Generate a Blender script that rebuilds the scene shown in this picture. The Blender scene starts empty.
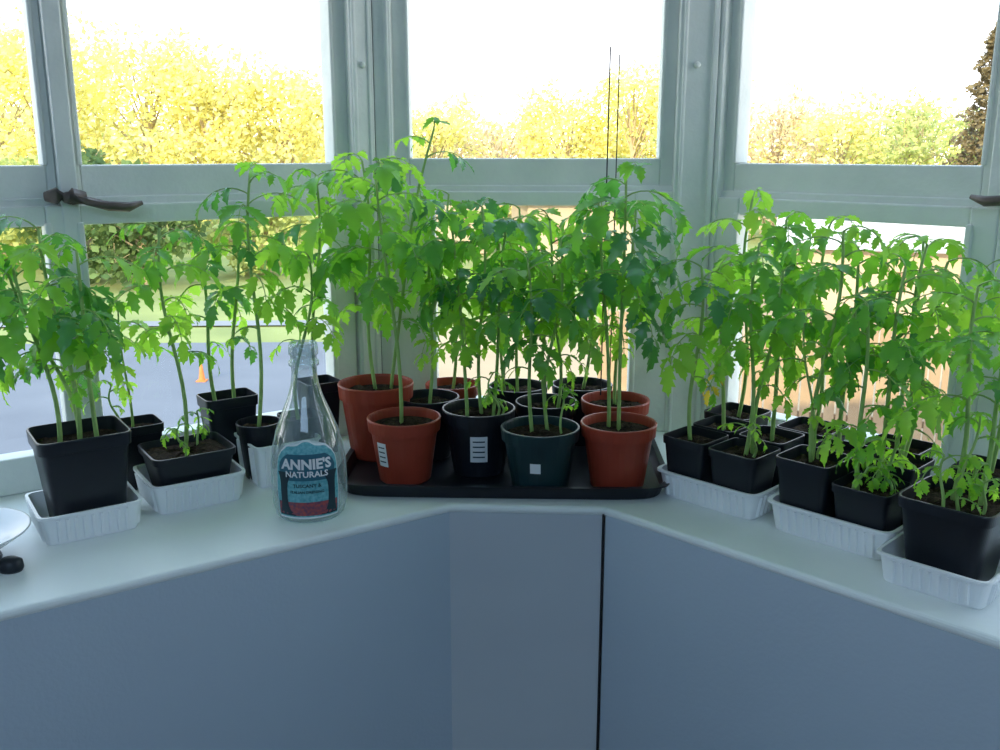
import bpy, math, random
from mathutils import Vector, Matrix
random.seed(23)
SC=bpy.context.scene
SILL=0.75
# ---------------------------------------------------------------- materials
def mat(name,col,rough=0.6,col2=None,scale=8,spec=0.4,metal=0,bump=0.0,bscale=60,trans=0):
    m=bpy.data.materials.new(name); m.use_nodes=True
    nt=m.node_tree; b=nt.nodes['Principled BSDF']
    b.inputs['Roughness'].default_value=rough
    b.inputs['Metallic'].default_value=metal
    b.inputs['Specular IOR Level'].default_value=spec
    tc=nt.nodes.new('ShaderNodeTexCoord')
    c2=col2 or tuple(c*0.88 for c in col)
    n=nt.nodes.new('ShaderNodeTexNoise'); n.inputs['Scale'].default_value=scale; n.inputs['Detail'].default_value=5
    nt.links.new(tc.outputs['Object'],n.inputs['Vector'])
    r=nt.nodes.new('ShaderNodeValToRGB')
    r.color_ramp.elements[0].position=.3; r.color_ramp.elements[1].position=.7
    r.color_ramp.elements[0].color=(*c2,1); r.color_ramp.elements[1].color=(*col,1)
    nt.links.new(n.outputs['Fac'],r.inputs['Fac']); nt.links.new(r.outputs['Color'],b.inputs['Base Color'])
    if bump>0:
        n2=nt.nodes.new('ShaderNodeTexNoise'); n2.inputs['Scale'].default_value=bscale
        nt.links.new(tc.outputs['Object'],n2.inputs['Vector'])
        bp=nt.nodes.new('ShaderNodeBump'); bp.inputs['Strength'].default_value=bump; bp.inputs['Distance'].default_value=.01
        nt.links.new(n2.outputs['Fac'],bp.inputs['Height']); nt.links.new(bp.outputs['Normal'],b.inputs['Normal'])
    return m
def leafmat(name,ca,cb,tcol,tfac=.5,gloss=.35,rough=.45):
    m=bpy.data.materials.new(name); m.use_nodes=True; nt=m.node_tree
    b=nt.nodes['Principled BSDF']; out=nt.nodes['Material Output']
    g=nt.nodes.new('ShaderNodeNewGeometry'); r=nt.nodes.new('ShaderNodeValToRGB')
    r.color_ramp.elements[0].color=(*ca,1); r.color_ramp.elements[1].color=(*cb,1)
    nt.links.new(g.outputs['Random Per Island'],r.inputs['Fac'])
    nt.links.new(r.outputs['Color'],b.inputs['Base Color']); b.inputs['Roughness'].default_value=rough
    b.inputs['Specular IOR Level'].default_value=gloss
    t=nt.nodes.new('ShaderNodeBsdfTranslucent')
    t.inputs['Color'].default_value=(*tcol,1)
    ms=nt.nodes.new('ShaderNodeMixShader'); ms.inputs[0].default_value=tfac
    nt.links.new(b.outputs[0],ms.inputs[1]); nt.links.new(t.outputs[0],ms.inputs[2]); nt.links.new(ms.outputs[0],out.inputs[0])
    return m
def glassmat(name,lo,hi,tint=(1,1,1),edge=None):
    m=bpy.data.materials.new(name); m.use_nodes=True; nt=m.node_tree; nt.nodes.clear()
    out=nt.nodes.new('ShaderNodeOutputMaterial'); tr=nt.nodes.new('ShaderNodeBsdfTransparent'); tr.inputs[0].default_value=(*tint,1)
    gl=nt.nodes.new('ShaderNodeBsdfGlossy'); gl.inputs['Roughness'].default_value=.03
    lw=nt.nodes.new('ShaderNodeLayerWeight'); lw.inputs[0].default_value=.35
    mr=nt.nodes.new('ShaderNodeMapRange'); mr.inputs['To Min'].default_value=lo; mr.inputs['To Max'].default_value=hi
    nt.links.new(lw.outputs['Facing'],mr.inputs['Value'])
    ms=nt.nodes.new('ShaderNodeMixShader'); nt.links.new(mr.outputs[0],ms.inputs[0]); nt.links.new(tr.outputs[0],ms.inputs[1]); nt.links.new(gl.outputs[0],ms.inputs[2])
    last=ms
    if edge:
        df=nt.nodes.new('ShaderNodeBsdfDiffuse'); df.inputs[0].default_value=(*edge,1)
        m2=nt.nodes.new('ShaderNodeMixShader'); p=nt.nodes.new('ShaderNodeMath'); p.operation='POWER'; p.inputs[1].default_value=2.2
        nt.links.new(lw.outputs['Facing'],p.inputs[0])
        p2=nt.nodes.new('ShaderNodeMath'); p2.operation='MULTIPLY_ADD'; p2.inputs[1].default_value=.6; p2.inputs[2].default_value=.10
        nt.links.new(p.outputs[0],p2.inputs[0]); nt.links.new(p2.outputs[0],m2.inputs[0])
        nt.links.new(ms.outputs[0],m2.inputs[1]); nt.links.new(df.outputs[0],m2.inputs[2]); last=m2
    nt.links.new(last.outputs[0],out.inputs[0]); return m
M={}
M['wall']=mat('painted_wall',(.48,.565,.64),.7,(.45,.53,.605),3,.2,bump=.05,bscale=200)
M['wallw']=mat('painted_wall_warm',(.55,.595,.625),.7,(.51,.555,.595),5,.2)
M['sill']=mat('painted_sill',(.82,.86,.84),.42,(.76,.81,.79),6,.4,bump=.04,bscale=90)
M['frame']=mat('painted_frame',(.80,.82,.77),.5,(.70,.73,.69),14,.3,bump=.08,bscale=120)
M['ceil']=mat('ceiling_paint',(.8,.8,.8),.8)
M['floor']=mat('floor_wood',(.35,.24,.15),.5,(.25,.16,.1),5)
M['dark']=mat('dark_gap',(.03,.03,.035),.8)
M['terra']=mat('terracotta_plastic',(.38,.055,.028),.42,(.31,.045,.022),20)
M['black']=mat('black_plastic',(.013,.017,.024),.36,(.010,.012,.016),20)
M['dgreen']=mat('dark_green_plastic',(.010,.040,.045),.4,(.008,.03,.035),20)
M['foam']=mat('white_plastic',(.92,.93,.93),.4,(.88,.90,.90),20)
M['soil']=mat('potting_soil',(.07,.045,.03),.95,(.02,.014,.01),120,.1,bump=.8,bscale=300)
M['stem']=mat('tomato_stem',(.38,.55,.18),.55,(.28,.46,.12),60)
M['leaf']=leafmat('tomato_leaf',(.04,.20,.055),(.13,.40,.07),(.36,.82,.05),.52,.6,.4)
M['leaf2']=leafmat('tomato_leaf_young',(.12,.37,.05),(.27,.56,.08),(.52,.95,.08),.55,.5)
M['leafd']=leafmat('tomato_leaf_dark',(.025,.15,.08),(.06,.26,.09),(.20,.60,.07),.42,.9,.34)
M['yleaf']=leafmat('yellowing_leaf',(.6,.45,.04),(.7,.6,.08),(.9,.7,.08),.5,.3)
M['glass']=glassmat('window_glass',.02,.12)
M['bglass']=glassmat('bottle_glass',.08,.6,(.92,.96,.96),(.62,.74,.76))
M['iron']=mat('latch_iron',(.16,.13,.11),.45,(.10,.08,.07),40,metal=.4)
M['label']=mat('label_teal',(.035,.15,.21),.5,(.025,.11,.16),30)
M['lred']=mat('label_red',(.50,.09,.07),.5,(.10,.06,.12),260)
M['lgreen']=mat('label_green',(.22,.56,.60),.5,(.08,.34,.40),260)
M['lblack']=mat('label_black',(.015,.04,.055),.5)
M['lwhite']=mat('paper_white',(.85,.88,.88),.6)
M['plate']=mat('plate_ceramic',(.9,.92,.94),.2)
M['road']=mat('asphalt',(.17,.18,.20),.9,(.13,.14,.16),.5)
M['lawn']=mat('lawn',(.32,.34,.11),.95,(.22,.25,.08),.6)
M['lot']=mat('dirt_lot',(.48,.34,.20),.95,(.38,.27,.16),.4)
M['conc']=mat('concrete',(.26,.26,.26),.9,(.22,.22,.22),.5)
M['fence']=mat('fence_wood',(.38,.27,.16),.9,(.28,.19,.11),2)
M['housew']=mat('house_siding',(.52,.40,.28),.8,(.46,.36,.25),1)
M['roof']=mat('roof_shingle',(.38,.24,.16),.9,(.30,.18,.12),3)
M['roofp']=mat('roof_pale',(.60,.56,.50),.9,(.52,.48,.43),3)
M['bark']=mat('bark',(.55,.42,.26),.9,(.42,.32,.20),3)
M['cone']=mat('cone_orange',(.8,.22,.05),.5)
M['ty']=leafmat('foliage_yellow',(.72,.64,.17),(.98,.92,.42),(.98,.9,.35),.35,.1)  # extra pale: haze and wash-out over the trees are put into the colour
M['tg']=leafmat('foliage_green',(.34,.40,.13),(.70,.70,.27),(.7,.72,.24),.35,.1)
M['tdk']=leafmat('foliage_dark',(.07,.13,.05),(.22,.30,.10),(.24,.32,.1),.35,.1)
M['td']=leafmat('foliage_conifer',(.13,.10,.05),(.30,.23,.11),(.22,.18,.08),.2,.1)
M['tb']=leafmat('foliage_budding',(.62,.44,.28),(.88,.72,.44),(.8,.68,.4),.3,.1)
# ---------------------------------------------------------------- mesh builder
class MB:
    def __init__(s): s.v=[];s.f=[];s.m=[]
    def add(s,vs,fs,mi=0):
        o=len(s.v); s.v+= [tuple(p) for p in vs]; s.f+=[tuple(i+o for i in f) for f in fs]; s.m+=[mi]*len(fs)
    def box(s,c,d,mi=0,rot=0):
        cx,cy,cz=c; a,b,h=d[0]/2,d[1]/2,d[2]/2; cr,sr=math.cos(rot),math.sin(rot)
        vs=[]
        for z in(-h,h):
            for x,y in((-a,-b),(a,-b),(a,b),(-a,b)): vs.append((cx+x*cr-y*sr,cy+x*sr+y*cr,cz+z))
        s.add(vs,[(3,2,1,0),(4,5,6,7),(0,1,5,4),(1,2,6,5),(2,3,7,6),(3,0,4,7)],mi)
    def hexa(s,vs,mi=0): s.add(vs,[(3,2,1,0),(4,5,6,7),(0,1,5,4),(1,2,6,5),(2,3,7,6),(3,0,4,7)],mi)
    def prism(s,poly,z0,z1,mi=0):
        n=len(poly); vs=[(x,y,z0) for x,y in poly]+[(x,y,z1) for x,y in poly]
        s.add(vs,[tuple(range(n))[::-1],tuple(range(n,2*n))]+[(i,(i+1)%n,n+(i+1)%n,n+i) for i in range(n)],mi)
    def loft(s,rings,mi=0,cap0=True,cap1=True):
        n=len(rings[0]); vs=[p for r in rings for p in r]; fs=[]
        for k in range(len(rings)-1):
            for i in range(n):
                j=(i+1)%n; fs.append((k*n+i,k*n+j,(k+1)*n+j,(k+1)*n+i))
        if cap0: fs.append(tuple(range(n))[::-1])
        if cap1: fs.append(tuple(range((len(rings)-1)*n,len(rings)*n)))
        s.add(vs,fs,mi)
    def tube(s,pts,rad,n=5,mi=0):
        rings=[]
        for i,p in enumerate(pts):
            d=(pts[min(i+1,len(pts)-1)]-pts[max(i-1,0)]).normalized()
            ref=Vector((1,0,0)) if abs(d.x)<.9 else Vector((0,1,0))
            a=d.cross(ref).normalized(); b=d.cross(a)
            r=rad[i] if isinstance(rad,(list,tuple)) else rad
            rings.append([p+a*r*math.cos(2*math.pi*k/n)+b*r*math.sin(2*math.pi*k/n) for k in range(n)])
        s.loft(rings,mi)
    def obj(s,name,mats,parent=None,loc=(0,0,0),rot=0,smooth=False,bevel=0):
        me=bpy.data.meshes.new(name); me.from_pydata(s.v,[],s.f)
        for m in mats: me.materials.append(m)
        me.polygons.foreach_set('material_index',s.m)
        if smooth: me.polygons.foreach_set('use_smooth',[True]*len(s.f))
        me.update(); o=bpy.data.objects.new(name,me); SC.collection.objects.link(o)
        o.location=loc; o.rotation_euler=(0,0,rot)
        if parent: o.parent=parent
        if bevel:
            b=o.modifiers.new('bevel','BEVEL'); b.width=bevel; b.segments=3; b.limit_method='ANGLE'
        return o
def empty(name,loc=(0,0,0),rot=0):
    e=bpy.data.objects.new(name,None); SC.collection.objects.link(e); e.location=loc; e.rotation_euler=(0,0,rot); e.empty_display_size=.05
    return e
def ring(a,b,z,n=2.0,k=32,wob=0):
    r=[]
    for i in range(k):
        t=2*math.pi*(i+.5)/k; c,s=math.cos(t),math.sin(t)
        r.append(Vector((a*math.copysign(abs(c)**(2/n),c),b*math.copysign(abs(s)**(2/n),s),z+(random.uniform(-wob,wob) if wob else 0))))
    return r
# ---------------------------------------------------------------- layout
LC=Vector((-.195,1.52)); RC=Vector((.332,1.502))
LD=Vector((-.826,-.564)).normalized(); LN=Vector((-.564,.826)).normalized()
RD=Vector((.702,-.712)).normalized(); RN=Vector((.712,.702)).normalized()
CD=(RC-LC).normalized(); CN=Vector((-CD.y,CD.x))
B=Vector((-.0652,1.167)); C=Vector((.1358,1.156))
XL,XR,YB,ZT=-1.3,1.3,-3.2,2.45
def atx(p,d,x): s=(x-p.x)/d.x; return p+d*s
WL=atx(LC,LD,XL); WR=atx(RC,RD,XR); SL=atx(B,LD,XL); SR=atx(C,RD,XR)
m=MB(); poly=[SL,B,C,SR,WR+RN*.05,RC+Vector((.02,.05)),LC+Vector((-.02,.05)),WL+LN*.05]
m.prism([(p.x,p.y) for p in poly],SILL-.012,SILL)
m.obj('window_sill',[M['sill']],bevel=.005)
def wallseg(name,p,q,z0,z1,th,mt,side=1):
    d=(q-p).normalized(); n=Vector((-d.y,d.x))*th*side
    m=MB(); m.prism([(p.x,p.y),(q.x,q.y),(q.x+n.x,q.y+n.y),(p.x+n.x,p.y+n.y)] if side>0 else [(q.x,q.y),(p.x,p.y),(p.x+n.x,p.y+n.y),(q.x+n.x,q.y+n.y)],z0,z1)
    return m.obj(name,[mt])
ins=.0003
wallseg('wall_knee_left',SL+LN*ins,B+Vector((-.001,ins)),0,SILL-.010,.05,M['wall'])
wallseg('wall_knee_center',B+Vector((-.001,ins)),C+Vector((-.0035,ins)),0,SILL-.010,.05,M['wallw'])
wallseg('wall_knee_right',C+Vector((.001,ins)),SR+RN*ins,0,SILL-.010,.05,M['wall'])
m=MB(); m.tube([Vector((C.x-.002,C.y+.001,z+0)) for z in (0,.2,.4,.6,.742)],.0012,6)
m.obj('trim_corner_cable',[M['dark']])
wallseg('wall_outer_left',WL,LC,-3,SILL-.03,.12,M['wallw'])
wallseg('wall_outer_center',LC,RC,-3,SILL-.03,.12,M['wallw'])
wallseg('wall_outer_right',RC,WR,-3,SILL-.03,.12,M['wallw'])
WT=1.95
wallseg('wall_lintel_left',WL,LC,WT,ZT,.10,M['wall'])
wallseg('wall_lintel_center',LC,RC,WT,ZT,.10,M['wall'])
wallseg('wall_lintel_right',RC,WR,WT,ZT,.10,M['wall'])
def boxo(name,c,d,mt,bev=0):
    m=MB(); m.box(c,d); return m.obj(name,[mt],bevel=bev)
boxo('wall_left',(XL-.05,(YB+WL.y)/2+.03,ZT/2),(.1,WL.y-YB+.1,ZT),M['wall'])
boxo('wall_right',(XR+.05,(YB+WR.y)/2+.03,ZT/2),(.1,WR.y-YB+.1,ZT),M['wall'])
boxo('wall_back',(0,YB-.05,ZT/2),(2.8,.1,ZT),M['wall'])
boxo('floor',(0,-.85,-.04),(2.8,4.9,.08),M['floor'])
boxo('ceiling',(0,-.8,ZT+.04),(2.8,5.0,.08),M['ceil'])
# ---------------------------------------------------------------- windows
def window(name,P0,d,n,length,uppers,lowers,flip,zr):
    e=empty(name,(P0.x,P0.y,SILL))
    fr=MB()
    def bx(s0,s1,q0,q1,z0,z1):
        vs=[]
        for z in(z0,z1):
            for s,q in((s0,q0),(s1,q0),(s1,q1),(s0,q1)):
                p=d*s+n*q; vs.append((p.x,p.y,z))
        if flip: vs=[vs[i] for i in (1,0,3,2,5,4,7,6)]
        fr.hexa(vs)
    zr0,zr1,zr2,zr3=zr
    H=WT-SILL
    bx(0,length,0,.06,0,.02); bx(0,length,0,.06,H-.04,H)
    for (a,b,c0,c1) in lowers:
        bx(a,c0,-.006,.03,.0,zr1); bx(c1,b,-.006,.03,.0,zr1)
        bx(c0,c1,-.004,.03,.0,.05); bx(c0,c1,-.004,.03,zr0,zr1)
        bx(c0-.006,c0+.003,-.01,.02,.046,zr0+.004); bx(c1-.003,c1+.006,-.01,.02,.046,zr0+.004)
    for (a,b,c0,c1) in uppers:
        bx(a,c0,.008,.045,zr2,H-.03); bx(c1,b,.008,.045,zr2,H-.03)
        bx(c0,c1,.008,.045,zr2,zr3); bx(c0,c1,.008,.045,H-.08,H-.03)
        bx(c0-.003,c0+.003,.004,.04,zr3,H-.08); bx(c1-.003,c1+.003,.004,.04,zr3,H-.08)
    bx(0,length,.003,.05,zr1-.004,zr2+.004)
    fr.obj(name+'_frame',[M['frame']],e,bevel=.0025)
    g=MB()
    def pane(s0,s1,q,z0,z1):
        a=d*s0+n*q; b=d*s1+n*q
        g.add([(a.x,a.y,z0),(b.x,b.y,z0),(b.x,b.y,z1),(a.x,a.y,z1)],[(0,1,2,3)])
    for (a,b,c0,c1) in lowers: pane(c0-.001,c1+.001,.012,.049,zr0+.001)
    for (a,b,c0,c1) in uppers: pane(c0-.001,c1+.001,.028,zr3-.001,H-.079)
    g.obj(name+'_glass',[M['glass']],e)
    return e
lenC=(RC-LC).length
ZS=(.354,.380,.386,.431)
window('window_1',LC,LD,LN,1.3,[(.04,.44,.064,.430),(.46,.90,.472,.86),(.90,1.3,.93,1.25)],[(.045,.45,.085,.438),(.45,.9,.480,.86),(.90,1.3,.94,1.25)],True,ZS)
window('window_2',LC,CD,CN,lenC,[(.028,.465,.052,.444)],[(.028,.465,.090,.407)],False,(.366,.388,.393,.438))
window('window_3',RC,RD,RN,1.3,[(.003,.42,.030,.390),(.42,.85,.46,.80),(.85,1.3,.9,1.25)],[(.003,.42,.048,.385),(.42,.85,.47,.80),(.85,1.3,.9,1.25)],False,ZS)
def post(name,P0,d,n,segs,flip):
    m=MB()
    for (s0,s1,q0,q1) in segs:
        vs=[]
        for z in(SILL,ZT):
            for s,q in((s0,q0),(s1,q0),(s1,q1),(s0,q1)):
                p=P0+d*s+n*q; vs.append((p.x,p.y,z))
        if flip: vs=[vs[i] for i in (1,0,3,2,5,4,7,6)]
        m.hexa(vs)
    return m.obj(name,[M['frame']],bevel=.0025)
post('trim_post_left',LC,LD,LN,[(.004,.042,-.012,.05),(.010,.015,-.015,-.01),(.033,.040,-.016,-.01),(.438,.460,-.008,.06)],True)
post('trim_post_left_center',LC,CD,CN,[(.003,.030,-.010,.05),(.020,.027,-.013,-.008)],False)
post('trim_post_right_center',LC,CD,CN,[(.464,lenC-.003,-.008,.05),(.470,.476,-.012,-.006),(lenC-.014,lenC-.005,-.013,-.006)],False)
post('trim_post_right',RC,RD,RN,[(.002,.012,-.010,.05),(.402,.44,-.004,.06)],False)
m=MB(); m.prism([(LC.x-.02,LC.y-.004),(LC.x,LC.y+.006),(LC.x+.02,LC.y+.006),(LC.x+.02,LC.y+.05),(LC.x-.04,LC.y+.05)],SILL,ZT); m.obj('gap_shade_left',[M['dark']])  # dark filler painting the shade inside the left corner gap
m=MB(); m.prism([(RC.x-.01,RC.y+.008),(RC.x,RC.y+.004),(RC.x+.006,RC.y+.0),(RC.x+.02,RC.y+.03),(RC.x,RC.y+.05)],SILL,ZT); m.obj('gap_shade_right',[M['dark']])  # same for the right corner: gap shade put in as dark colour
m=MB()
for p in (LC+LD*.023-LN*.012, LC+CD*(lenC-.036)-CN*.008):
    c=Vector((p.x,p.y,SILL+.575)); m.loft([[c+Vector((r*math.cos(t*.785),-y,r*math.sin(t*.785))) for t in range(8)] for r,y in((.005,0),(.005,.004),(.003,.006))])
m.obj('trim_screw_caps',[M['frame']],smooth=True)
def latch(P0,d,n,s,zs):
    m=MB()
    def W(ds,q,z): v=P0+d*(s+ds)-n*q; return Vector((v.x,v.y,SILL+zs+z))
    m.tube([W(.028,.011,.002),W(.014,.016,.003),W(-.004,.017,.002),W(-.02,.015,0)],[.006,.011,.011,.008],10)
    m.tube([W(0,.008,0),W(0,.026,0)],.008,10)
    f=-1
    m.tube([W(0.0,.024,0),W(f*.02,.030,-.004),W(f*.045,.032,-.011),W(f*.07,.032,-.013),W(f*.088,.030,-.008)],[.007,.006,.0065,.0065,.003],8)
    m.obj('window_latch',[M['iron']],smooth=True)
latch(LC,LD,LN,.452,.390)
latch(RC,RD,RN,.480,.402)
# ---------------------------------------------------------------- plants
PLANES=[(LC,LN),(LC,CN),(RC,RN)]
def clampw(v,ox,oy):
    x,y,z=v; x+=ox;y+=oy
    for P0,n in PLANES:
        d=(x-P0.x)*n.x+(y-P0.y)*n.y
        if d>-.055:
            nd=-.055+.022*(1-math.exp(-(d+.055)/.05)); x-=n.x*(d-nd); y-=n.y*(d-nd)
    return (x-ox,y-oy,z)
TS=[0,.10,.18,.31,.40,.53,.63,.76,.86,1]
WS=[.03,.27,.19,.44,.26,.40,.22,.24,.10,0]
FW=[0,.05,.0,.09,0,.08,0,.06,0,0]
def leaflet(mb,o,d,up,L,W,mi,droop):
    side=d.cross(up)
    if side.length<1e-4: side=Vector((1,0,0))
    side.normalize(); up=side.cross(d).normalized()
    fold=random.uniform(.1,.6); vs=[]; tw=random.uniform(-.25,.25)
    for t,w,fw in zip(TS,WS,FW):
        c=o+d*(L*t*(1-.15*droop*t))+up*(-droop*L*t*t*.6)
        wl=w*W*random.uniform(.82,1.15); wr=w*W*random.uniform(.82,1.15)
        curl=-.5*(w*W)**2/W
        vs.append(c+side*(-wl)+d*(fw*L)+up*(fold*wl+curl-tw*wl)); vs.append(c); vs.append(c+side*wr+d*(fw*L)+up*(fold*wr+curl+tw*wr))
    fs=[]
    for i in range(len(TS)-1):
        a=i*3; fs+=[(a,a+1,a+4,a+3),(a+1,a+2,a+5,a+4)]
    mb.add(vs,fs,mi)
def compound(mb,o,az,e0,L,mi,npair=3,dr=1.0):
    n=9; pts=[o.copy()]; e=e0; h=Vector((math.cos(az),math.sin(az),0)); dirs=[]
    bend=random.uniform(1.1,2.1)*dr
    for i in range(n):
        d=h*math.cos(e)+Vector((0,0,math.sin(e))); dirs.append(d); pts.append(pts[-1]+d*L/n); e-=bend/n
    mb.tube(pts,[.0013*(1-.6*i/n) for i in range(n+1)],3,0)
    sd=Vector((-h.y,h.x,0))
    for k in range(npair):
        f=.33+.53*k/max(1,npair-1) if npair>1 else .6
        idx=min(n-1,int(f*n)); p=pts[idx].lerp(pts[idx+1],f*n-idx); d=dirs[idx]
        up=Vector((0,0,1))*.8+h*.3
        for sg in(-1,1):
            if random.random()<.06: continue
            ll=L*random.uniform(.34,.47)*(0.7+.45*math.sin(math.pi*(f*.8+.1)))
            dd=(sd*sg*random.uniform(.75,1)+d*random.uniform(.35,.8)+Vector((0,0,random.uniform(-.7,.0)))).normalized()
            st=p+dd*ll*.12
            mb.tube([p,st],.0007,3,0)
            leaflet(mb,st,dd,up.copy(),ll,ll*random.uniform(.58,.80),mi,random.uniform(.3,1.1))
        if k<npair-1:
            p2=p+d*L*.09
            for sg in(-1,1):
                if random.random()<.6:
                    dd=(sd*sg+d*.4+Vector((0,0,random.uniform(-.3,.2)))).normalized(); leaflet(mb,p2,dd,up.copy(),L*.13,L*.10,mi,.4)
    ll=L*random.uniform(.42,.56)
    leaflet(mb,pts[-1],dirs[-1],Vector((0,0,1))*.8+h*.4,ll,ll*random.uniform(.60,.78),mi,random.uniform(.3,1.1))
def seedling(mb,x,y,z0,top,lean=(0,0),nleaf=9,L=.10,mix='m',start=.40,yel=0):
    H=top-z0; n=12; pts=[]; wx,wy=random.uniform(-.008,.008),random.uniform(-.008,.008)
    for i in range(n+1):
        t=i/n; pts.append(Vector((x+lean[0]*t**1.4+wx*math.sin(t*6),y+lean[1]*t**1.4+wy*math.sin(t*5+1),z0+H*t)))
    th=.0030 if H>.2 else .002
    mb.tube(pts,[th*(1-.45*i/n) for i in range(n+1)],6,0)
    az=random.uniform(0,6.28)
    for k in range(nleaf):
        t=start+(1-start)*(k/(nleaf-1))**.76; t=min(t,1)
        i=min(n-1,int(t*n)); p=pts[i].lerp(pts[i+1],t*n-i)
        az+=2.4+random.uniform(-.35,.35)
        rel=(t-start)/(1-start)
        sz=.92*L*(.38+.70*math.sin(math.pi*min(1,rel*.72+.12)))*random.uniform(.8,1.1)
        e0=random.uniform(.2,.65)+ (.25*t if t>.8 else 0)
        r=random.random()
        mi=1
        if mix=='m': mi=1 if r<.45 else (2 if r<.75 else 3)
        if mix=='y': mi=2 if r<.65 else 1
        if mix=='d': mi=3 if r<.5 else (2 if r>.9 else 1)
        if rel<.35 and r>.5: mi=2
        if k<yel: mi=4
        compound(mb,p,az,e0,sz,mi,3 if sz>.05 else 2)
def rpot_mesh(h,r,mb=None):
    m=MB(); rb=r*.70; pr=[(rb*.93,0),(rb,.003),(r*.90,h*.80),(r*.905,h*.80),(r*.97,h*.805),(r,h*.985),(r*.985,h),(r*.945,h),(r*.93,h*.97),(r*.89,h*.8),(r*.85,h*.6)]
    m.loft([ring(a,a,z,2,36) for a,z in pr],0,True,False); return m
def spot_mesh(h,a,b):
    m=MB(); k=.74; pr=[(k*.97,0),(k,.003),(.93,h*.86),(.935,h*.862),(.985,h*.868),(1,h*.985),(.99,h),(.955,h),(.945,h*.97),(.90,h*.8),(.84,h*.5)]
    m.loft([ring(a*s,b*s,z,9,44) for s,z in pr],0,True,False); return m
def potted(x,y,h,w,kind,mt,stems,z=SILL+.004,rot=0,sticker=None,wy=None,extras=None):
    e=empty('potted_tomato_plant',(x,y,z),0)
    wy=wy or w
    if kind=='r':
        rpot_mesh(h,w/2).obj('pot',[mt],e)
    else:
        spot_mesh(h,w/2,wy/2).obj('pot',[mt],e,rot=rot)
    zs=h*.86
    s=MB(); ex=2 if kind=='r' else 9
    fr=.90 if kind=='r' else .915
    rr=[]
    for f in (1,.8,.6,.4,.2,.03): rr.append(ring(w/2*fr*f,wy/2*fr*f,zs+(0 if f==1 else .002),ex,28,0 if f==1 else .0035))
    s.loft(rr,0,False,True)
    s.obj('soil',[M['soil']],e,rot=rot,smooth=True)
    mb=MB()
    for st in stems:
        dx,dy,top=st[0],st[1],st[2]
        kw=st[3] if len(st)>3 else {}
        seedling(mb,dx,dy,zs-.008,top-(z-SILL)-.014,**kw)
    for q in range(extras or 0):
        a=random.uniform(0,6.28); rr_=w*.28
        seedling(mb,rr_*math.cos(a),rr_*math.sin(a),zs-.004,zs+random.uniform(.03,.07),nleaf=4,L=.035,mix='y',start=.6)
    mb.v=[clampw(v,x,y) for v in mb.v]
    mb.obj('tomato_plant',[M['stem'],M['leaf'],M['leaf2'],M['leafd'],M['yleaf']],e,smooth=True)
    if sticker:
        az,zc,sw,sh=sticker; s=MB(); n=4; vs=[]
        for zz in(zc-sh/2,zc+sh/2):
            R=w/2*(.70+.20*zz/(h*.8))+.0008
            for i in range(n+1):
                a=az+(i/n-.5)*sw/R; vs.append((R*math.cos(a),R*math.sin(a),zz))
        s.add(vs,[(i,i+1,n+2+i,n+1+i) for i in range(n)])
        if sh>.03:   # printed lines
            for k in range(4):
                z0=zc-sh*.32+k*sh*.2; vs=[]
                for zz in(z0,z0+sh*.05):
                    R=w/2*(.70+.20*zz/(h*.8))+.0012
                    for i in range(n+1):
                        a=az+(i/n-.5)*sw*.7/R; vs.append((R*math.cos(a),R*math.sin(a),zz))
                s.add(vs,[(i,i+1,n+2+i,n+1+i) for i in range(n)],1)
        s.obj('sticker',[M['lwhite'],M['lblack']],e)
    return e
TR=-.035
TY=-.012
e=empty('seedling_tray',(.006,1.345+TY,SILL),TR)
m=MB(); A,Bq=.226,.152
m.loft([ring(A*.95,Bq*.94,0,10,48),ring(A*.96,Bq*.95,.002,10,48),ring(A*.985,Bq*.98,.018,10,48),ring(A*1.01,Bq*1.02,.018,10,48),ring(A*1.012,Bq*1.022,.020,10,48),ring(A*.98,Bq*.97,.020,10,48),ring(A*.955,Bq*.945,.004,10,48)],0,True,True)
m.obj('tray_body',[M['black']],e)
K=dict
T=M['terra'];K_=M['black'];G=M['dgreen']
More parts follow.
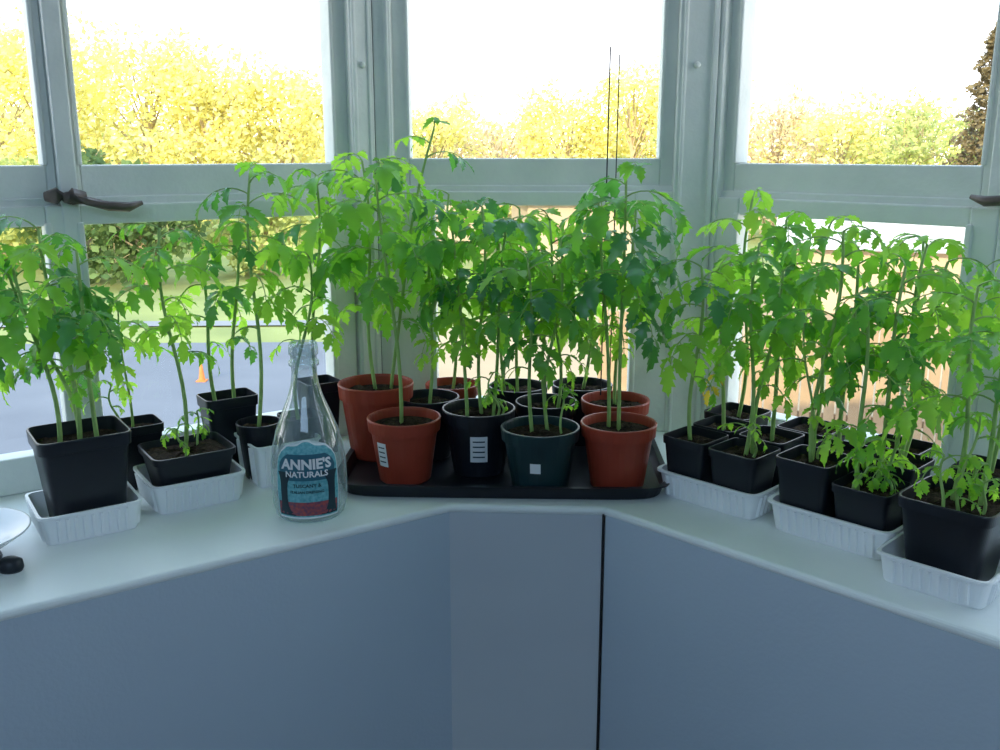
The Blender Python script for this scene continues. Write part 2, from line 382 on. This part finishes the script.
pots=[
 (-.132,1.27,.090,.102,'r',T,[(-.004,0,.445,K(lean=(-.025,.0),nleaf=12,L=.105,mix='m',start=.42))],K(sticker=(-2.25,.045,.016,.034))),
 (-.184,1.378,.112,.112,'r',T,[(.0,0,.45,K(lean=(-.01,-.01),nleaf=11,L=.11,mix='y',start=.38)),(.02,.01,.492,K(lean=(.075,-.04),nleaf=8,L=.075,mix='m',start=.55))],{}),
 (-.030,1.302,.094,.104,'r',K_,[(-.015,-.01,.37,K(lean=(-.02,0),nleaf=9,L=.095)),(.005,.0,.39,K(lean=(0,0),nleaf=9,L=.10,mix='d')),(.02,-.005,.37,K(lean=(.02,.0),nleaf=8,L=.09))],K(sticker=(-1.55,.045,.024,.038),extras=2)),
 (.054,1.236,.086,.107,'r',G,[(-.01,0,.33,K(lean=(-.01,-.01),nleaf=9,L=.080)),(.012,.01,.35,K(lean=(.01,0),nleaf=9,L=.085,mix='d'))],K(sticker=(-1.75,.04,.014,.014),extras=1)),
 (.160,1.243,.090,.103,'r',T,[(0,0,.435,K(lean=(.0,.0),nleaf=12,L=.10,mix='d',start=.42)),(-.012,.01,.40,K(lean=(-.02,.01),nleaf=8,L=.08,start=.5))],{}),
 (-.105,1.372,.092,.090,'r',K_,[(0,0,.36,K(lean=(.01,0),nleaf=9,L=.10,mix='y'))],{}),
 (.067,1.345,.092,.090,'r',K_,[(0,0,.37,K(nleaf=9,L=.10,mix='m')),(.015,0,.31,K(nleaf=7,L=.08,mix='y'))],{}),
 (.168,1.350,.094,.100,'r',T,[(0,0,.39,K(lean=(.02,0),nleaf=9,L=.09,mix='d'))],{}),
 (-.075,1.462,.090,.085,'r',T,[(0,0,.40,K(lean=(.0,0),nleaf=9,L=.10,mix='m'))],{}),
 (.028,1.440,.092,.092,'r',K_,[(0,0,.38,K(lean=(.0,0),nleaf=9,L=.10,mix='d')),(-.02,0,.39,K(lean=(-.02,0),nleaf=8,L=.09,mix='m'))],{}),
 (.128,1.450,.092,.095,'r',K_,[(0,0,.37,K(lean=(.02,-.02),nleaf=9,L=.10,mix='y'))],{}),
]
for p in pots: potted(p[0],p[1]+TY,*p[2:7],z=SILL+.0045,**p[7])
def wtray(c,L,Wd,h,rot):
    e=empty('white_plastic_tray',(c[0],c[1],SILL),rot); m=MB(); a,b=L/2,Wd/2
    m.loft([ring(a*.86,b*.86,0,12,48),ring(a*.88,b*.88,.002,12,48),ring(a*.95,b*.95,h-.004,12,48),ring(a*1.0,b*1.0,h-.003,12,48),ring(a*1.0,b*1.0,h,12,48),ring(a*.94,b*.94,h,12,48),ring(a*.86,b*.86,.004,12,48)],0,True,True)
    w=.0024
    for sx in(-1,1):
        k=int(Wd*.8/.0095)
        for i in range(k):
            y=(i-(k-1)/2)*.0095
            x0,x1=a*.88*sx,a*.95*sx
            vs=[]
            for (xx,zz) in((x0,.004),(x1,h-.006)):
                for dx,dy in((-.001,-w),(.0028,-w*.4),(.0028,w*.4),(-.001,w)): vs.append((xx+dx*sx,y+dy,zz))
            m.add(vs,[(0,1,5,4),(1,2,6,5),(2,3,7,6),(0,1,2,3),(4,5,6,7)])
    for sy in(-1,1):
        k=int(L*.8/.0095)
        for i in range(k):
            x=(i-(k-1)/2)*.0095; y0,y1=b*.88*sy,b*.95*sy; vs=[]
            for (yy,zz) in((y0,.004),(y1,h-.006)):
                for dx,dy in((-w,-.001),(-w*.4,.0028),(w*.4,.0028),(w,-.001)): vs.append((x+dx,yy+dy*sy,zz))
            m.add(vs,[(0,1,5,4),(1,2,6,5),(2,3,7,6),(0,1,2,3),(4,5,6,7)])
    m.obj('tray_body',[M['foam']],e); return e
LR=math.atan2(.564,.826); RR=math.atan2(-.712,.702)
R1=(.307,1.199); R2=(.424,1.080)
def rp(c,a,b): v=Vector(c)+RD*a+RN*b; return v.x,v.y
wtray((-.511,1.099),.118,.108,.037,LR)
wtray((-.412,1.196),.122,.108,.040,LR)
wtray((-.314,1.284),.098,.094,.060,LR)
wtray(R1,.155,.135,.037,RR)
wtray(R2,.158,.138,.038,RR)
wtray((.486,.948),.118,.130,.034,RR)
zt=SILL+.0045
potted(-.509,1.101,.118,.106,'s',K_,[(-.02,-.01,.355,K(lean=(-.03,0),nleaf=8,L=.10,mix='d')),(.0,0,.375,K(lean=(-.02,0),nleaf=9,L=.10,mix='d')),(.02,.0,.35,K(lean=(.0,0),nleaf=8,L=.085,mix='m')),(-.01,.02,.32,K(lean=(-.06,0),nleaf=7,L=.09,mix='d'))],z=zt,rot=LR,wy=.092)
potted(-.412,1.194,.068,.108,'s',K_,[(-.005,0,.37,K(lean=(-.005,0),nleaf=10,L=.085,mix='m',start=.45))],z=zt,rot=LR,wy=.094,extras=2)
potted(-.502,1.240,.090,.078,'s',K_,[(0,0,.27,K(nleaf=7,L=.065,mix='m'))],z=SILL+.001,rot=LR,wy=.06,extras=1)
potted(-.390,1.315,.110,.076,'s',K_,[(-.015,0,.34,K(lean=(-.02,0),nleaf=7,L=.07,mix='m')),(.01,0,.36,K(lean=(.02,0),nleaf=7,L=.075,mix='d'))],z=SILL+.001,rot=LR,wy=.055)
potted(-.335,1.268,.080,.062,'r',K_,[(.0,0,.435,K(lean=(.01,0),nleaf=13,L=.09,mix='m',start=.42))],z=zt)
potted(-.275,1.395,.112,.056,'s',K_,[(.0,0,.43,K(lean=(.01,-.01),nleaf=11,L=.09,mix='m',start=.42))],z=SILL+.001,rot=LR)
potted(-.284,1.305,.080,.055,'s',K_,[(.0,0,.32,K(lean=(.02,-.0),nleaf=7,L=.085,mix='y',start=.5))],z=zt,rot=LR)
for (c,a,b,h,w,st,kw) in [
 (R1,-.037,-.031,.080,.066,[(-.005,0,.32,K(lean=(-.0,0),nleaf=8,L=.085,mix='m'))],{}),
 (R1,.036,-.031,.078,.070,[(0,0,.355,K(lean=(.005,0),nleaf=9,L=.085,mix='m')),(.012,0,.32,K(lean=(.02,0),nleaf=7,L=.08,mix='m'))],K(extras=1)),
 (R1,-.037,.036,.082,.064,[(0,0,.31,K(lean=(-.02,0),nleaf=7,L=.085,mix='y',yel=1))],{}),
 (R1,.036,.036,.082,.066,[(0,0,.38,K(lean=(.0,0),nleaf=8,L=.085,mix='y'))],{}),
 (R2,-.036,-.032,.090,.070,[(0,0,.375,K(lean=(.01,0),nleaf=10,L=.085,mix='m')),(.0,.01,.28,K(lean=(-.02,0),nleaf=6,L=.065,mix='y'))],K(extras=1)),
 (R2,.036,-.032,.074,.070,[(-.015,0,.30,K(lean=(-.01,0),nleaf=9,L=.065,mix='m',start=.2)),(.005,0,.34,K(lean=(.01,0),nleaf=9,L=.075,mix='m',start=.25)),(.015,.0,.20,K(lean=(.02,0),nleaf=7,L=.055,mix='y',start=.2))],K(extras=3)),
 (R2,-.036,.036,.085,.064,[(0,0,.35,K(lean=(.0,0),nleaf=8,L=.08,mix='y'))],{}),
 (R2,.036,.036,.088,.066,[(0,0,.36,K(lean=(.01,0),nleaf=8,L=.085,mix='m')),(.01,.01,.34,K(lean=(.03,0),nleaf=7,L=.08,mix='m'))],{}),
]:
    x,y=rp(c,a,b); potted(x,y,h,w,'s',K_,st,z=zt,rot=RR,**kw)
potted(.487,.950,.090,.098,'s',K_,[(.0,.01,.33,K(lean=(.0,0),nleaf=9,L=.075,mix='m',start=.25)),(.02,0,.31,K(lean=(.02,0),nleaf=8,L=.075,mix='m',start=.25)),(-.005,-.01,.20,K(lean=(.01,0),nleaf=6,L=.045,mix='y',start=.2))],z=zt,rot=RR,wy=.098,extras=3)
for (x,y,st) in [
 (.342,1.318,[(0,0,.40,K(lean=(.0,-.02),nleaf=9,L=.09,mix='y'))]),
 (.425,1.240,[(0,0,.37,K(lean=(.0,-.01),nleaf=8,L=.085,mix='m'))]),
 (.508,1.158,[(0,0,.36,K(lean=(.0,-.01),nleaf=8,L=.085,mix='m'))]),
 (.582,1.068,[(0,0,.34,K(lean=(.0,-.01),nleaf=8,L=.085,mix='y'))])]:
    potted(x,y,.085,.074,'s',K_,st,z=SILL+.001,rot=RR)
m=MB()
m.tube([Vector((.150,1.372,SILL+.095)),Vector((.153,1.385,SILL+.59))],.0011,6); m.tube([Vector((.163,1.372,SILL+.095)),Vector((.166,1.385,SILL+.58))],.0009,6)
m.obj('plant_stakes',[M['dark']])
m=MB(); m.box((-.100,1.405,SILL+.24),(.008,.0015,.30),0,.1); m.obj('plant_marker',[M['foam']])
# ---------------------------------------------------------------- bottle
bx,by=-.241,1.139
e=empty('glass_bottle',(bx,by,SILL))
HB=.222
prof=[(.030,0),(.0385,.0015),(.043,.006),(.0462,.018),(.0472,.045),(.0465,.070),(.0440,.090),(.0385,.112),(.0300,.134),(.0218,.154),(.0172,.170),(.0155,.184),(.0155,.192),(.0185,.194),(.0185,.199),(.0160,.201),(.0160,.206),(.0180,.208),(.0180,.216),(.0165,HB),(.0130,HB),(.0128,.19)]
def brad(z):
    for (r0,z0),(r1,z1) in zip(prof,prof[1:]):
        if z0<=z<=z1 and z1>z0: return r0+(r1-r0)*(z-z0)/(z1-z0)
    return .02
m=MB(); m.loft([ring(r,r,z,2,48) for r,z in prof],0,True,False)
m.obj('bottle_shell',[M['bglass']],e,smooth=True)
m=MB(); m.loft([ring(r,r,z,2,48) for r,z in ((.020,.012),(.036,.006),(.0405,.012),(.0420,.03))],0,True,False)
m.obj('bottle_base_inner',[M['bglass']],e,smooth=True)
CA=-math.pi/2+.14
def onb(x,z,off):
    r=brad(z)+off; a=CA+x/.046; return (r*math.cos(a),r*math.sin(a),z)
def patch(fn,z0,z1,off,mt,name,nz=14,nx=14,x0f=None):
    m=MB(); vs=[]
    for j in range(nz+1):
        z=z0+(z1-z0)*j/nz; hw=fn(j/nz); lo=-hw if x0f is None else x0f(j/nz)
        for i in range(nx+1): vs.append(onb(lo+(hw-lo)*i/nx,z,off))
    fs=[(j*(nx+1)+i,j*(nx+1)+i+1,(j+1)*(nx+1)+i+1,(j+1)*(nx+1)+i) for j in range(nz) for i in range(nx)]
    m.add(vs,fs); return m.obj(name,[mt],e)
def lab(t): return .0395 if t<.72 else .0395*math.sqrt(max(0,1-((t-.72)/.28)**2))*.95+.0018
patch(lambda t:lab(t)+.0012,.0095,.1095,.0004,M['lwhite'],'label_border')
patch(lab,.012,.107,.0009,M['lgreen'],'label')
patch(lambda t:.0375,.014,.032,.0013,M['lred'],'label_flowers',6)
patch(lambda t:.036*math.sqrt(max(.1,1-(2*t-1)**2*.55)),.0595,.092,.0013,M['label'],'label_banner',8)
patch(lambda t:-.024+.010*(2*t-1)**4,.014,.070,.0016,M['lblack'],'label_trunk_a',8,3,lambda t:-.033-.004*(2*t-1)**4)
patch(lambda t:.034+.004*(2*t-1)**4,.014,.070,.0016,M['lblack'],'label_trunk_b',8,3,lambda t:.025-.010*(2*t-1)**4)
def text(s,size,zc,mt,off,name,bold=.03):
    cu=bpy.data.curves.new(name,'FONT'); cu.body=s; cu.size=size; cu.align_x='CENTER'; cu.offset=size*bold; cu.resolution_u=2
    o=bpy.data.objects.new(name,cu); SC.collection.objects.link(o)
    dg=bpy.context.evaluated_depsgraph_get(); me=bpy.data.meshes.new_from_object(o.evaluated_get(dg))
    bpy.data.objects.remove(o)
    for v in me.vertices: v.co=onb(v.co.x,zc+v.co.y,off)
    me.materials.clear(); me.materials.append(mt)
    o=bpy.data.objects.new(name,me); SC.collection.objects.link(o); o.parent=e
text("ANNIE'S",.0168,.0745,M['lwhite'],.0022,'label_title',.04)
text("NATURALS",.0102,.0645,M['lwhite'],.0022,'label_subtitle')
text("TUSCANY &",.0060,.0515,M['lblack'],.0022,'label_line_1')
text("ITALIAN DRESSING",.0046,.0440,M['lblack'],.0022,'label_line_2')
# ---------------------------------------------------------------- plate
e=empty('white_plate',(-.605,.985,SILL))
m=MB(); m.loft([ring(r*.82,r*.82,z,2,48) for r,z in((.038,.018),(.042,.018),(.07,.024),(.092,.036),(.094,.038),(.091,.0385),(.068,.028),(.04,.0225))],0,True,True); m.obj('plate_body',[M['plate']],e,smooth=True)
m=MB(); m.loft([ring(r,r,z,2,32) for r,z in((.042,0),(.044,.002),(.040,.010),(.03,.0185))],0,True,True); m.obj('plate_stand',[M['black']],e)
m=MB(); m.loft([ring(r,r*.8,z,2,20) for r,z in((.012,0),(.014,.004),(.013,.012),(.008,.015))],0,True,True); m.obj('bottle_cap',[M['black']],None,(-.538,.968,SILL),smooth=True)
# ---------------------------------------------------------------- outside
GZ=-3.0
def flat(name,poly,z,mt):
    m=MB(); n=len(poly); m.add([(x,y,z) for x,y in poly],[tuple(range(n))]); return m.obj(name,[mt])
flat('ground',[(-200,1.8),(200,1.8),(200,300),(-200,300)],GZ,M['lawn'])
flat('road',[(-60,5),(-1.6,8),(-1.6,21),(-60,19)],GZ+.02,M['road'])
flat('sidewalk',[(-60,21),(-2,23),(-2,23.7),(-60,21.7)],GZ+.04,M['conc'])
flat('dirt_lot',[(-1.4,2.2),(40,2.2),(40,28),(1.5,28),(-1.4,22)],GZ+.03,M['lot'])
m=MB()
for i in range(90):
    x=1.6+i*.16; y=14.5-.16*i*.35
    m.box((x,y,GZ+.9+random.uniform(-.02,.02)),(.145,.03,1.8),0,-.34)
for z in(.4,1.4): m.box((1.6+45*.16,14.5-.16*45*.35+.05,GZ+z),(15.2,.05,.1),0,-.337)
m.obj('wooden_fence',[M['fence']])
def house(x,y,w,dp,h,rh,rot,rm='roof'):
    e=empty('neighbor_house',(x,y,GZ+.035),rot); m=MB(); m.box((0,0,h/2),(w,dp,h)); m.obj('walls',[M['housew']],e)
    m=MB(); a,b=w/2+.4,dp/2+.4
    m.add([(-a,-b,h),(a,-b,h),(a,b,h),(-a,b,h),(-a,0,h+rh),(a,0,h+rh)],[(0,1,5,4),(2,3,4,5),(0,4,3),(1,2,5),(3,2,1,0)]); m.obj('roof',[M[rm]],e)
    m=MB()
    for i in(-1,0,1): m.box((i*w*.3,-dp/2-.02,h*.55),(w*.08,.08,h*.25))
    m.obj('windows',[M['roof']],e); return e
house(3.2,36,5,5,2.4,1.2,.1)
house(11,26.5,5.5,5,1.7,1.1,-.35,'roofp')
house(17,36,4,4,2.2,1.0,-.2)
house(-3.0,42,5,5,2.6,1.2,0)
m=MB(); m.box((0,0,.01),(.18,.18,.02)); m.loft([ring(r,r,z,2,16) for r,z in((.06,.02),(.02,.34))],0); m.obj('traffic_cone',[M['cone']],None,(-5.55,17.2,GZ+.02))
def tree(x,y,h,r,mt,seed,n=2600,ls=.30,low=.12,cone=False,name='tree'):
    rnd=random.Random(seed); m=MB()
    m.tube([Vector((0,0,0)),Vector((rnd.uniform(-.2,.2),0,h*.4)),Vector((0,0,h*.9))],[h*.02,h*.013,.03],7,0)
    cl=[]
    if not cone:
        for i in range(34):
            a=rnd.uniform(0,6.28); t=rnd.random(); rr=r*math.sqrt(rnd.random())*math.sin(math.pi*(.12+.8*t))**.7; z=h*(low+(.93-low)*t)
            c=Vector((rr*math.cos(a),rr*math.sin(a),z)); cl.append((c,r*rnd.uniform(.22,.42)))
            m.tube([Vector((0,0,z*.6)),c*.6+Vector((0,0,z*.33)),c],[.05,.03,.015],4,0)
            for q in range(5):
                v=Vector((rnd.gauss(0,1),rnd.gauss(0,1),abs(rnd.gauss(0,1)))).normalized()
                m.tube([c,c+v*r*.35],[.015,.006],3,0)
    for i in range(n):
        if cone:
            t=rnd.random()**1.4; z=h*(.06+.94*t); a=rnd.uniform(0,6.28); rr=r*(1-t)**.6*(rnd.uniform(.5,1))*(.8+.3*math.sin(z*7+a*2)); p=Vector((rr*math.cos(a),rr*math.sin(a),z-rr*.2))
        else:
            c,s=rnd.choice(cl); v=Vector((rnd.gauss(0,1),rnd.gauss(0,1),rnd.gauss(0,1))).normalized(); p=c+v*s*rnd.uniform(.3,1.2)
        u=Vector((rnd.gauss(0,1),rnd.gauss(0,1),rnd.gauss(0,1))).normalized(); w=u.orthogonal().normalized(); l=ls*rnd.uniform(.4,1.2)
        m.add([p-u*l*.5,p+w*l*.35,p+u*l*.5,p-w*l*.35],[(0,1,2,3)],1)
    m.obj(name,[M['bark'],mt],None,(x,y,GZ))
sd=1
for (x,y,h,r,mt,n) in [
 (-33,46,9.0,4.4,'ty',7500),(-28,44,9.4,4.4,'ty',7500),(-24,47,10.0,4.4,'ty',7500),(-20,43,9.0,4.2,'ty',7500),(-16.5,46,9.2,4.0,'ty',7000),(-13,44,8.2,3.8,'ty',6800),(-10,46,7.8,3.6,'ty',6200),(-7,48,6.8,3.2,'ty',5000),
 (-13.4,31,4.1,2.0,'tdk',3400),(-11.2,30,3.8,1.7,'tdk',3000),(-22,33,4.2,2.8,'tg',3400),(-16.8,34,4.0,2.4,'tg',3400),(-8,33,3.4,1.9,'tg',3000),
 (-3.5,50,6.2,3.2,'ty',2600),(0,52,6.0,3.2,'tb',2300),(3.5,50,7.4,3.2,'ty',5000),(6.5,48,8.2,3.2,'ty',4600),(9.5,50,8.6,3.4,'ty',5000),
 (13,46,7.4,3.0,'tb',2600),(16,46,6.8,3.0,'ty',4000),(19.0,46,6.3,3.0,'tg',4200),(22.0,45,6.1,3.0,'tg',4200),(25,46,6.4,3.0,'tb',2600),(29,46,7,3,'tg',2600),(33,44,7,3,'ty',2600)]:
    tree(x,y,h,r,M[mt],sd,n); sd+=1
tree(18.9,38,9.0,1.9,M['td'],99,9000,.24,cone=True,name='conifer_tree')
for i in range(16):
    tree(-42+i*5.6,62,5.8+(i*37%5)*.3,4.2,M['ty' if i%3 else 'tg'],200+i,2600,.45,low=.05,name='distant_tree')
# ---------------------------------------------------------------- lights
w=bpy.data.worlds.new('sky'); SC.world=w; w.use_nodes=True; nt=w.node_tree
bg=nt.nodes['Background']; tc=nt.nodes.new('ShaderNodeTexCoord'); sx=nt.nodes.new('ShaderNodeSeparateXYZ'); cr=nt.nodes.new('ShaderNodeValToRGB')
nt.links.new(tc.outputs['Generated'],sx.inputs[0]); nt.links.new(sx.outputs['Z'],cr.inputs[0]); nt.links.new(cr.outputs[0],bg.inputs[0])
cr.color_ramp.elements[0].position=0; cr.color_ramp.elements[0].color=(.97,.97,.97,1); cr.color_ramp.elements[1].position=.6; cr.color_ramp.elements[1].color=(.52,.73,1,1)
bg.inputs[1].default_value=3.3
def light(name,t,loc,rot,en,col,size=None):
    l=bpy.data.lights.new(name,t); l.energy=en; l.color=col
    if t=='AREA': l.shape='RECTANGLE'; l.size=size[0]; l.size_y=size[1]
    if t=='SUN': l.angle=.01
    o=bpy.data.objects.new(name,l); SC.collection.objects.link(o); o.location=loc; o.rotation_euler=rot; return o
d=Vector((.45,1,-.42)); s=light('sun','SUN',(0,-5,8),d.to_track_quat('-Z','Y').to_euler(),5.2,(1,.87,.56))
light('room_fill','AREA',(-.2,-1.6,2.35),(math.radians(35),0,0),27,(.48,.71,1),(1.6,1.0))  # added unseen fill light, stands in for room daylight behind the camera
# ---------------------------------------------------------------- camera
c=bpy.data.cameras.new('camera'); co=bpy.data.objects.new('camera',c); SC.collection.objects.link(co)
co.location=(0,0,1.2); co.rotation_euler=(math.radians(90-13.3),0,0); c.lens=34.2; c.sensor_width=36; c.clip_start=.02; c.clip_end=1000
SC.camera=co
SC.view_settings.view_transform='Standard'; SC.view_settings.look='None'
